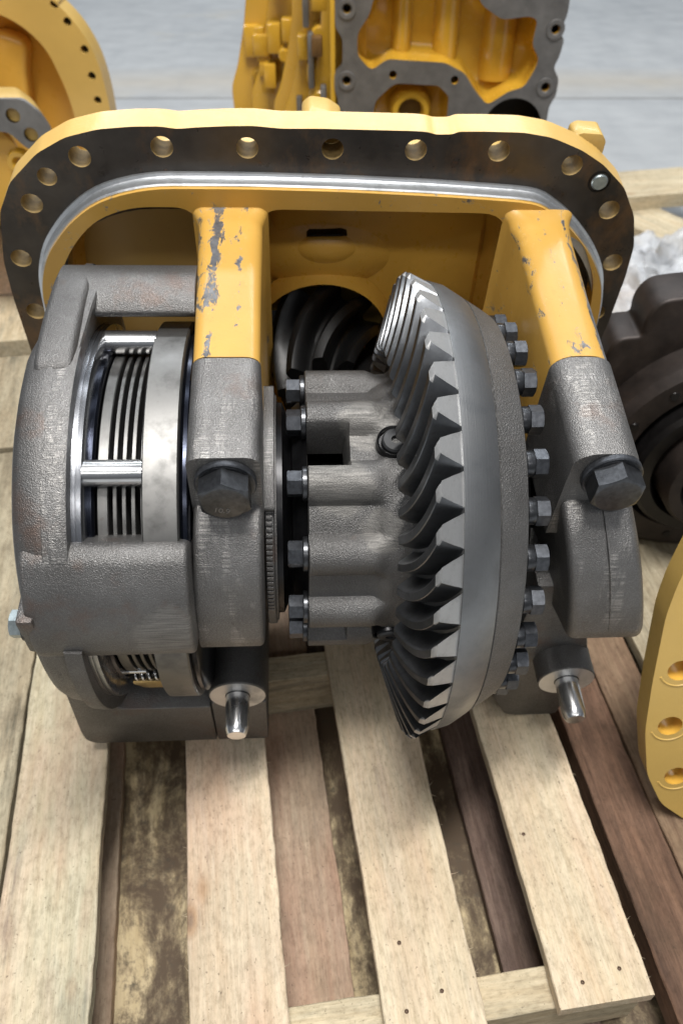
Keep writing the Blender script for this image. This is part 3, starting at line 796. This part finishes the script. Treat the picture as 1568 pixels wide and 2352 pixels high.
# ================================================================== PALLET (the one that carries the carrier)
PZ = 8.272
pal = thing('slatted_pallet', 'pale pine slatted pallet under the differential, pointing at the viewer', 'pallet', (0, 0, 0), R(PZ))
def rough_board(name, x0, x1, y0, y1, z0, z1, mat, parent, seed=0, wob=.0012, taper=(0, 0), sub=70):
    rnd = random.Random(seed)
    n = max(4, int((y1 - y0) / (1.0 / sub)))
    cx = (x0 + x1) / 2; cy = (y0 + y1) / 2
    rings = []
    c = .0012
    for i in range(n + 1):
        q = i / n; y = y0 + (y1 - y0) * q - cy
        jl = noise.noise(Vector((seed * 3.1, q * 9, 0))) * wob * 1.6 + rnd.uniform(-1, 1) * wob * .35
        jr = noise.noise(Vector((seed * 5.7, q * 9, 4))) * wob * 1.6 + rnd.uniform(-1, 1) * wob * .55
        zz = noise.noise(Vector((seed * 2.3, q * 4, 9))) * wob * .6
        a = x0 - cx + jl + taper[0] * q; b = x1 - cx + jr + taper[1] * q
        w0, w1 = z0 - z1, 0
        rings.append([(a, y, w0 + c), (a + c, y, w0), (b - c, y, w0), (b, y, w0 + c), (b, y, zz - c * 1.1), (b - c, y, zz), ((a + b) / 2, y, zz + wob * .15), (a + c, y, zz), (a, y, zz - c * 1.1)])
    V, F = loft(rings)
    return finish(name, V, F, mat, parent, loc=(cx, cy, z1), smooth=25)
T = .018
rough_board('deck_board', -.3175, -.2130, .19, 1.16, -T, 0, WOODS['grey'], pal, 1)['label'] = 'greenish weathered deck board'
rough_board('deck_board', -.1155, -.0165, .19, 1.16, -T, 0, WOODS['pale'], pal, 2)
b3 = rough_board('deck_board', .0775, .1770, .19, 1.16, -T, 0, WOODS['clean'], pal, 3)
b4 = rough_board('deck_board', .2535, .3525, .2150, 1.16, -T, 0, WOODS['clean'], pal, 4)
def cross(x0, x1, y0, y1, z0, z1, mat, seed, name='stringer'):
    o = rough_board(name, -(y1), -(y0), x0, x1, z0, z1, mat, pal, seed, wob=.0008)
    # board() runs along its local y: turn it to run along x
    cx, cy = (x0 + x1) / 2, (y0 + y1) / 2
    o.location = (cx, cy, z1); o.rotation_euler = (0, 0, R(-90)); return o
cross(-.318, .3500, .2215, .2620, -.100, -T - .0004, WOODS['block'], 11)
cross(-.318, .3500, .66, .70, -.100, -T - .0004, WOODS['block'], 12)
cross(-.318, .3500, 1.10, 1.14, -.100, -T - .0004, WOODS['block'], 13)
for i, (a, b, mt, lb) in enumerate([(-.3175, -.2125, 'under', None), (-.040, .0570, 'under', None), (.2285, .3200, 'dark', 'dark reddish bottom board')]):
    o = rough_board('bottom_board', a, b, .265 if i == 9 else .20, 1.16, -.1185, -.1004, WOODS[mt], pal, 20 + i)
    if lb: o['label'] = lb
# nails and splinters
NAIL = mat_plain('rusty_nail', (.11, .07, .045), .6, .3)
nh = None
for (x, y) in [(.283, .236), (.325, .243), (.100, .236), (.139, .249), (-.085, .243), (-.045, .238), (-.285, .236), (-.24, .243), (.105, .30), (.27, .395)]:
    if nh is None: nh = lathe('nail_head', [(-.002, 0), (.0003, .0022), (.0006, .0016), (-.0004, .0009), (-.0006, 0)], 'z', NAIL, pal, seg=12, closed=False); nh.location = (x, y, .0008)
    else: copy(nh, (x, y, .0008))
spl = None
rs = random.Random(5)
for i in range(46):
    bx = rs.choice([.1770, .3525, .3525, -.1155, -.0165, .1770]); sgn = -1 if bx == -.1155 else 1
    y = rs.uniform(.22, .75); L = rs.uniform(.3, 1)
    if spl is None:
        V, F = loft([[(0, -.0006, 0), (0, .0006, 0), (0, 0, .0008)], [(.004, .0010, .0003), (.004, .0016, .0003), (.004, .0013, .0008)], [(.009, .0040, .0006), (.009, .0041, .0006), (.009, .0040, .0007)]])
        spl = finish('splinter', V, F, WOODS['clean'], pal, smooth=20)
        s = spl
    else: s = copy(spl)
    s.location = (bx - sgn * .001, y, -rs.uniform(.001, .006)); s.scale = (sgn * L, rs.choice([-1, 1]) * L, 1)
    s.rotation_euler = (0, rs.uniform(-.4, .3), rs.uniform(-.5, .5))

# plywood sheet below
ply = prism('plywood_sheet', [(-.75, .0), (.80, .0), (.80, 1.5), (-.75, 1.5)], 'z', -.1325, -.1195, PLY, None)
ply.rotation_euler = (0, 0, R(PZ)); tag(ply, 'stained dirty plywood sheet lying under the slatted pallet', 'plywood')
box('concrete_floor', -30, 30, -6, 60, -.20, -.1335, CONC)['kind'] = 'structure'

# ---- old pallet on the left
lp = thing('old_pallet', 'weathered old pallet left of the housing, its planks flush with the pale one', 'pallet', (0, 0, 0), R(PZ))
rough_board('deck_board', -.455, -.3215, .19, 1.190, -.03, -.0008, WOODS['old'], lp, 31)
rough_board('deck_board', -.60, -.460, .19, 1.190, -.03, -.0012, WOODS['old'], lp, 32)
rough_board('deck_board', -.60, -.3215, 1.205, 1.500, -.03, -.0008, WOODS['old'], lp, 33)
rough_board('stringer', -.60, -.56, .20, 1.50, -.118, -.0305, WOODS['brown'], lp, 34)
rough_board('stringer', -.38, -.34, .20, 1.50, -.118, -.0305, WOODS['brown'], lp, 35)
cr1 = thing('wooden_crate', 'light boarded crate behind the left end of the flange', 'crate', (0, 0, 0), R(PZ))
rough_board('crate_board', -.85, -.30, 1.535, 1.72, -.10, .015, WOODS['block'], cr1, 36)
rough_board('crate_board', -.85, -.30, 1.725, 1.92, -.10, .020, WOODS['pale'], cr1, 37)
rough_board('crate_board', -.85, -.30, 1.925, 2.10, -.10, .012, WOODS['block'], cr1, 38)

# ---- brown timbers on the right
rt = thing('brown_pallet', 'dark brown stained pallet to the right of the pale slats', 'pallet', (0, 0, 0), R(PZ))
def slab(name, poly, z0, z1, mat, parent, **kw): return prism(name, poly, 'z', z0, z1, mat, parent, bevel=.002, **kw)
rough_board('plank', .3830, .4500, .10, 1.30, -.085, -.0450, WOODS['redbrown'], rt, 41)
rough_board('plank', .4515, .5150, .10, 1.30, -.080, -.0400, WOODS['brown'], rt, 42)
rough_board('plank', .5230, .6900, .10, 1.30, -.050, -.0300, WOODS['old'], rt, 43)
cross_ = box('stringer', .37, .80, .98, 1.06, -.118, -.076, WOODS['brown'], rt)

# ================================================================== THINGS AROUND
# yellow drilled plate at right
pl = thing('yellow_lug_plate', 'thick pale yellow plate with drilled counterbored holes, at the right edge of the photo', 'steel plate', (.40, .5, 0))
pl.matrix_world = Matrix.Identity(4)
PLATE_O = Vector((.496, .47, -.02)); ang = R(-18)
yo = thing  # placeholder name reuse avoided
def plate_pt(u, v): return (u, v)
out = [(-.130, .45), (-.157, .33), (-.161, .29), (-.158, .20), (-.153, .13), (-.138, .06), (-.112, .01), (-.075, -.02), (.10, -.05), (.10, .45)]
hl = [(-.131, .218), (-.126, .137), (-.103, .057)]
out = rnd_poly(out, .012, 4)
pp_ = plate('plate_body', out, [circle(a, b, .0138, 24) for a, b in hl], 'y', 0, .032, [YELF, YELI], pl, hole_mat=1, smooth=35, bevel=0)
cbm = None
for a, b in hl:
    if cbm is None:
        cbm = lathe('counterbore', [(.0004, .0200), (-.0008, .0210), (-.0008, .0222), (.0004, .0240)], 'y', YELF, pl, seg=40, closed=False, a0=205, a1=330)
        cbm.location = (a, 0, b)
    else: copy(cbm, (a, 0, b))
pl.matrix_world = Matrix.Translation(PLATE_O) @ Matrix.Rotation(R(-14), 4, 'X')

# dark cast hub at right
hb = thing('brake_hub', 'dark brown unpainted casting with a round bore, half out of view at the right edge', 'casting', (.0, 0, 0))
RUSTY = mat_plain('dark_rusty_iron', (.030, .023, .020), .5, .45, 26, .45, .3, .002)
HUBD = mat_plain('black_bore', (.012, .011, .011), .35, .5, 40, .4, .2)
hp = rnd_poly([(.362, -.118), (.355, .20), (.359, .295), (.368, .330), (.402, .333), (.400, .362), (.414, .386), (.45, .392), (.60, .40), (.70, .38), (.70, -.118)], [.01, .05, .02, .02, .006, .015, .02, .02, .03, .03, 0], 4)
prism('hub_body', hp, 'y', .96, 1.03, RUSTY, hb, bevel=.012, bseg=3)
HC = (.545, .15)
lathe('hub_rim', [(.96, .185), (.925, .180), (.915, .168), (.915, .135), (.935, .128), (.96, .128)], 'y', RUSTY, hb, seg=80, c=HC)
lathe('hub_step', [(.955, .128), (.900, .124), (.893, .118), (.893, .100), (.91, .094), (.955, .094)], 'y', HUBD, hb, seg=80, c=HC)
lathe('hub_bore', [(.955, .094), (.870, .088), (.862, .082), (.862, .066), (.90, .060), (.955, .060)], 'y', RUSTY, hb, seg=80, c=HC)
lathe('bore_face', [(.945, 0), (.945, .064), (.955, .064), (.955, 0)], 'y', HUBD, hb, seg=48, c=HC, closed=False)
hbb = None
for k in range(14):
    a = 2 * math.pi * k / 14; p = (HC[0] + .151 * math.cos(a), .9147, HC[1] + .151 * math.sin(a))
    if hbb is None: hbb = lathe('bolt_hole', [(-.0012, 0), (-.0012, .006), (.001, .007)], 'y', HUBD, hb, seg=16, closed=False); hbb.location = p
    else: copy(hbb, p)

# engine block top centre
EY = 1.75
en = thing('engine_block', 'glossy yellow engine block with grey gasket face and bolt holes, behind the flange', 'engine block', (.2, EY, -.12))
en.location = (0, EY, 0)
GY = 0.0
og = rnd_poly([(-.012, -.12), (-.012, .34), (-.006, .38), (-.014, .40), (-.014, .43), (.002, .445), (.002, .49), (-.012, .51), (-.012, .75), (.40, .75), (.418, .72), (.420, .53), (.410, .50), (.422, .49), (.418, .46), (.410, .44), (.424, .42), (.424, .39), (.414, .37), (.41, -.12)], .008, 3)
w1 = rnd_poly([(.060, .56), (.052, .53), (.020, .50), (.022, .455), (.050, .432), (.060, .432), (.085, .452), (.13, .455), (.17, .448), (.235, .44), (.242, .35), (.30, .39), (.345, .425), (.372, .438), (.382, .462), (.365, .49), (.368, .525), (.355, .528), (.30, .522), (.26, .545), (.225, .60), (.12, .61)], .01, 3)
w2 = rnd_poly([(.055, .335), (.062, .38), (.095, .408), (.11, .422), (.19, .414), (.205, .402), (.222, .398), (.222, .335), (.222, .1), (.055, .1)], .007, 3)
w3 = [p for p in circle(.352, .318, .066, 32)]
eh = [(.010, .540), (.010, .417), (.402, .506), (.400, .405), (.100, .4275), (.221, .418)]
# notch so small holes stay in solid metal
w1 = rnd_poly([(.060, .56), (.052, .53), (.030, .50), (.030, .462), (.052, .440), (.062, .438), (.088, .4555), (.20, .449), (.240, .430), (.262, .40), (.29, .372), (.330, .398), (.358, .405), (.372, .432), (.380, .455), (.362, .48), (.366, .522), (.350, .528), (.30, .522), (.26, .545), (.225, .60), (.12, .61)], .01, 3)
w3 = circle(.345, .325, .060, 32)
w2 = rnd_poly([(.060, .335), (.068, .38), (.095, .405), (.108, .412), (.19, .408), (.205, .395), (.212, .388), (.212, .1), (.060, .1)], .007, 3)
face = plate('gasket_face', og, [w1, w2, w3] + [circle(a, b, .0078, 14) for a, b in eh], 'y', 0, .012, [GASK, YELE, HUBD], en, hole_mat=1, side_mat=0)
bo = None
for a, b in eh[:4]:
    if bo is None: bo = lathe('bolt_boss', [(.034, 0), (.034, .0078), (.0005, .0079), (-.0030, .0100), (-.0030, .0165), (.004, .0185), (.036, .0185), (.036, 0)], 'y', [GASK, HUBD], en, seg=32, closed=False, fm=[1, 1, 0, 0, 0, 0, 0]); bo.location = (a, 0, b)
    else: copy(bo, (a, 0, b))
for a, b in eh: 
    pass
# painted walls of the openings and the sculpted casting behind the face
def inset(W, k, y):
    cx = sum(p[0] for p in W) / len(W); cz = sum(p[1] for p in W) / len(W)
    return [(cx + (x - cx) * k, y, cz + (z - cz) * k) for x, z in W]
V, F = loft([inset(w1, 1.0, .0118), inset(w1, 1.0, .03), inset(w1, .97, .06), inset(w1, .90, .075), inset(w1, .6, .08)], caps=False); F.append(tuple(range(len(V) - len(w1), len(V))))
finish('casting_wall', V, F, YELE, en, smooth=60)
V, F = loft([inset(w2, 1.0, .0118), inset(w2, 1.0, .03), inset(w2, .96, .05), inset(w2, .86, .06)], caps=False); F.append(tuple(range(len(V) - len(w2), len(V))))
finish('casting_wall', V, F, YELE, en, smooth=60)
V, F = loft([inset(w3, 1.0, .0118), inset(w3, 1.0, .08)], caps=False); F.append(tuple(range(len(V) - len(w3), len(V))))
finish('cylinder_bore', V, F, HUBD, en, smooth=60)
# vertical ribs standing in the big opening
for x, wd, zt in ((.118, .020, .75), (.205, .026, .75), (.31, .034, .55)):
    V, F = loft([[(x + wd * math.cos(a), .082 - .034 * math.sin(a), z) for a in [math.pi * k / 8 for k in range(9)]] for z in (.40, .47, .52, zt)], caps=True)
    finish('casting_rib', V, F, YELE, en, smooth=60)
lathe('oil_port', [(.058, .022), (.030, .022), (.018, .027), (.018, .036), (.030, .042), (.058, .044)], 'y', YELE, en, seg=40, c=(.140, .352), closed=False)
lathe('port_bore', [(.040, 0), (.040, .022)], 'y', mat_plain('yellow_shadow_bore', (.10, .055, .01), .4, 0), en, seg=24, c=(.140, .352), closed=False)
# the side of the block: stepped plates, flanges and brackets running away to the left
SIDE = [(-.16, .012, .05, .75), (-.04, .05, .10, .75)]
prism('block_core', [(-.006, .085), (.405, .085), (.405, .45), (-.10, .45), (-.10, .30), (-.04, .16)], 'z', -.12, .74, YELE, en, bevel=.006)
box('face_flange', -.022, -.012, .002, .030, -.12, .75, YELE, en, bevel=.002)
rs = random.Random(11)
outl = [(-.04, .05, .085, .75), (-.075, .10, .12, .75), (-.10, .16, .19, .75), (-.155, .24, .26, .56), (-.205, .30, .34, .52)]
for i, (x0, y0, y1, zt) in enumerate(outl):
    tz = zt
    P = rnd_poly([(x0 - .02, -.12), (x0 - .045, .22), (x0 - .048, .33 - i * .004), (x0 - .03, .36), (x0 - .01, .44), (x0, .50), (x0 + .002, tz), (.05, tz), (.05, -.12)], .015, 3)
    prism('side_plate', P, 'y', y0, y1, YELE, en, bevel=.004)
for i in range(26):
    x = rs.uniform(-.20, -.04); y = .03 + (-.03 - x) * 1.7 + rs.uniform(-.03, .02); z = rs.uniform(.26, .60)
    if x < -.13 and z > .45: z -= .15
    s = rs.uniform(.010, .022)
    if i % 3 == 0:
        o = lathe('side_boss', [(-.02, 0), (-.02, s * .8), (-.016, s), (.03, s)], 'y', YELE, en, seg=20, c=(x, z), closed=False); o.location = (0, y, 0)
    else:
        o = box('side_bracket', x - s, x + s * .8, y - s, y + s * 1.4, z - s * rs.uniform(.8, 2.2), z + s * rs.uniform(.8, 2.2), YELE, en, bevel=s * .25)
for (x, y, z0, z1) in ((-.068, .045, .50, .75), (-.060, .05, .39, .49), (-.088, .10, .27, .36), (-.036, .03, .30, .40)):
    box('steel_strip', x - .006, x + .006, y - .012, y + .012, z0, z1, GASK, en, bevel=.003)
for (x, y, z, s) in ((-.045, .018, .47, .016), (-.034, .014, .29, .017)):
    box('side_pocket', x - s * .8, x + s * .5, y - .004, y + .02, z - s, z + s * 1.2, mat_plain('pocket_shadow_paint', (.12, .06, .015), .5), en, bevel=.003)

# yellow cover top left
cv = thing('yellow_end_cover', 'tall yellow cast end cover with a drilled rim, behind the flange at upper left', 'casting', (-.62, 1.5, 0))
CVZ = .236
o_ = rnd_poly([(-.25, CVZ), (-.25, .48), (-.2, .60), (-.05, .655), (.06, .655), (.14, .628), (.19, .585), (.217, .53), (.224, .47), (.222, .35), (.218, CVZ)], .05, 5)
i_ = rnd_poly([(-.20, CVZ + .03), (-.20, .47), (-.16, .56), (-.05, .600), (.05, .600), (.105, .575), (.138, .54), (.158, .47), (.165, .35), (.161, CVZ + .03)], .03, 5)
chs = [(.166, .603), (.181, .578), (.200, .538), (.2035, .498), (.2055, .460), (.2055, .42), (.204, .38), (.13, .625), (.09, .635)]
plate('drilled_rim', o_, [i_] + [circle(a, b, .0065, 16) for a, b in chs], 'y', 0, .045, [YELF, YELF], cv, hole_mat=1, smooth=40)
V, F = loft([inset(i_, 1.0, .004), inset(i_, .985, .02), inset(i_, .95, .05), inset(i_, .90, .065), inset(i_, .88, .068)], caps=False); F.append(tuple(range(len(V) - len(i_), len(V))))
finish('cover_dish', V, F, YELI, cv, smooth=60)
prism('cover_rib', rnd_poly([(.045, CVZ + .03), (.055, .30), (.085, .50), (.10, .54), (.045, .56), (.02, .50), (.012, CVZ + .03)], .02, 4), 'y', .03, .072, YELI, cv, bevel=.012, bseg=3)
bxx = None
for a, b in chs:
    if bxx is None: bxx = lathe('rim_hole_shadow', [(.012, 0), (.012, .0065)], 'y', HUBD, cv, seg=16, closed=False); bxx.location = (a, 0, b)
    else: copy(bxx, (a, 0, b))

# bracket of the same cover reaching towards the viewer, with a bare end face and two holes
cl = cv; dx, dy = .62, -.35
fc = rnd_poly([(-.60 + dx, .572), (-.416 + dx, .572), (-.398 + dx, .556), (-.388 + dx, .535), (-.392 + dx, .518), (-.41 + dx, .508), (-.425 + dx, .508), (-.445 + dx, .530), (-.60 + dx, .545)], .006, 3)
br = plate('bracket', fc, [circle(-.4335 + dx, .5515, .0095, 18), circle(-.4160 + dx, .5270, .0095, 18)], 'y', dy, dy + .006, [GASK, HUBD], cl, hole_mat=1)
br['label'] = 'bracket with a bare grey end face and two holes'
def skew(name, P, ya, yb, off, mat_):
    V, F = loft([[(x + off * (y - dy) / .35, y, z) for x, z in P] for y in (ya, yb)])
    return finish(name, V, F, mat_, br, bevel=.003)
skew('bracket_body', fc, dy + .0062, dy + .05, -.15, YELF)
skew('bracket_arm', rnd_poly([(-.62 + dx, .545), (-.455 + dx, .528), (-.437 + dx, .505), (-.432 + dx, .45), (-.45 + dx, .40), (-.62 + dx, .39)], .01, 3), dy + .02, -.002, -.15, YELI)
bb_ = None
for z in (.485, .435):
    if bb_ is None: bb_ = lathe('arm_boss', [(0, .004), (-.008, .009), (-.008, .015), (.004, .018)], 'y', YELE, br, seg=24, closed=False); bb_.location = (-.447 + dx, dy + .018, z)
    else: copy(bb_, (-.447 + dx, dy + .018, z))
cv.location = (-.62 * 1.3, 1.5 * 1.3, .934 - 1.3 * .934); cv.scale = (1.3, 1.3, 1.3)

# cover lug seen over the flange rim and the small block behind it at right
lgd = prism('casting_lug', rnd_poly([(-.040, .255), (-.039, .291), (-.030, .2985), (-.010, .296), (.004, .287), (.007, .255)], .004, 3), 'y', .2965, .345, YELF, dc, bevel=.003)
prism('casting_lug', rnd_poly([(.262, .25), (.262, .281), (.269, .2855), (.293, .284), (.299, .276), (.299, .24)], .003, 3), 'y', .2965, .325, YELF, dc, bevel=.002)
# domed cover behind the flange so its back is closed
prism('cover_shell', scale_poly(S, .93), 'y', .3335, .42, YELF, dc, bevel=.02, bseg=4)

# right background: timbers under clear wrap
wd = thing('wrapped_skid', 'sawn timbers of a skid at the right edge behind the flange', 'skid', (0, 0, 0), R(-24))
rough_board('timber', -.45, -.33, 1.9, 2.95, -.12, -.085, WOODS['block'], wd, 51)
wd.matrix_world = Matrix.Identity(4)
for ch in list(wd.children): bpy.data.objects.remove(ch)
def tim(x, y, rz, L, wd_, z0, z1, mt, seed):
    o = rough_board('timber', -wd_ / 2, wd_ / 2, -L / 2, L / 2, z0, z1, WOODS[mt], wd, seed); o.location = (x, y, z1); o.rotation_euler = (0, 0, R(rz)); return o
tim(.80, 2.32, -80, .42, .17, -.06, -.02, 'block', 51)
tim(1.02, 1.93, 35, .95, .15, -.10, -.06, 'block', 52)
tim(.66, 1.95, 5, .80, .20, -.132, -.09, 'pale', 53)
tim(.90, 1.60, -75, .9, .16, -.132, -.08, 'block', 54)
m = NT('clear_plastic_wrap'); n1 = m.noise(m.coord(), 28, 5, .7, .8); n2 = m.noise(m.coord(), 9, 3)
m.set(Base_Color=m.ramp(n1, [(.3, (.55, .58, .62)), (.7, (.82, .84, .87))]), Roughness=.16, Alpha=m.ramp(n2, [(.35, .30), (.65, .85)]))
m.bump(n1, .7, .01); WRAP = m.m
def wrap(name, cx, cy, sx, sy, z, amp, seed, parent):
    V = []; F = []; n = 46
    for j in range(n):
        for i in range(n):
            u, v = i / (n - 1) - .5, j / (n - 1) - .5
            p = Vector((u * 7, v * 7, seed))
            h = abs(noise.noise(p)) * 1.3 + abs(noise.noise(p * 2.3)) * .6 + abs(noise.noise(p * 5.1)) * .25
            e = 1 - max(0, (max(abs(u), abs(v)) - .42) / .08)
            jx = noise.noise(p * 1.7 + Vector((5, 5, 5))) * .08
            V.append((cx + (u + jx) * sx, cy + (v + jx) * sy, z + amp * h * e))
    for j in range(n - 1):
        for i in range(n - 1): a = j * n + i; F.append((a, a + 1, a + n + 1, a + n))
    o = finish(name, V, F, WRAP, parent, smooth=50); return o
wr_ = wrap('plastic_wrap', .74, 1.66, .66, .86, -.075, .085, 3.3, None)
tag(wr_, 'crumpled clear plastic wrap lying over the timbers at right', 'plastic wrap')

# raised parting line on the right cap lobe and stamp on the left bolt head
pts = [(-.112, .1535), (-.135, .1405), (-.152, .1240), (-.1650, .1050), (-.1745, .078), (-.1800, .055), (-.1825, .030), (-.1795, .010)]
rings = []
for y, z in pts:
    q = max(0, min(1, (.150 - z) / .15)); x = .2300 + .033 * q
    n_ = Vector((0, y, z - .02)).normalized()
    rings.append([(x - .0010, y - n_.y * .001, z - n_.z * .001), (x - .0004, y + n_.y * .0007, z + n_.z * .0007), (x + .0004, y + n_.y * .0007, z + n_.z * .0007), (x + .0010, y - n_.y * .001, z - n_.z * .001)])
V, F = loft(rings); o = finish('parting_line', V, F, CAST_CAP, capR, smooth=60)
tx = bpy.data.curves.new('head_stamp', 'FONT'); tx.body = '10.9'; tx.size = .0085; tx.extrude = .0002; tx.align_x = 'CENTER'
to = bpy.data.objects.new('stamp_tmp', tx); COL.objects.link(to)
me = bpy.data.meshes.new_from_object(to.evaluated_get(bpy.context.evaluated_depsgraph_get())); bpy.data.objects.remove(to)
me.materials.clear(); me.materials.append(GASK)
so = bpy.data.objects.new('head_stamp', me); COL.objects.link(so); so.parent = dc
so.matrix_local = Matrix.Translation((-.1175, -.1397, .1735)) @ Matrix.Rotation(R(12), 4, 'Y') @ Matrix.Rotation(R(90), 4, 'X')
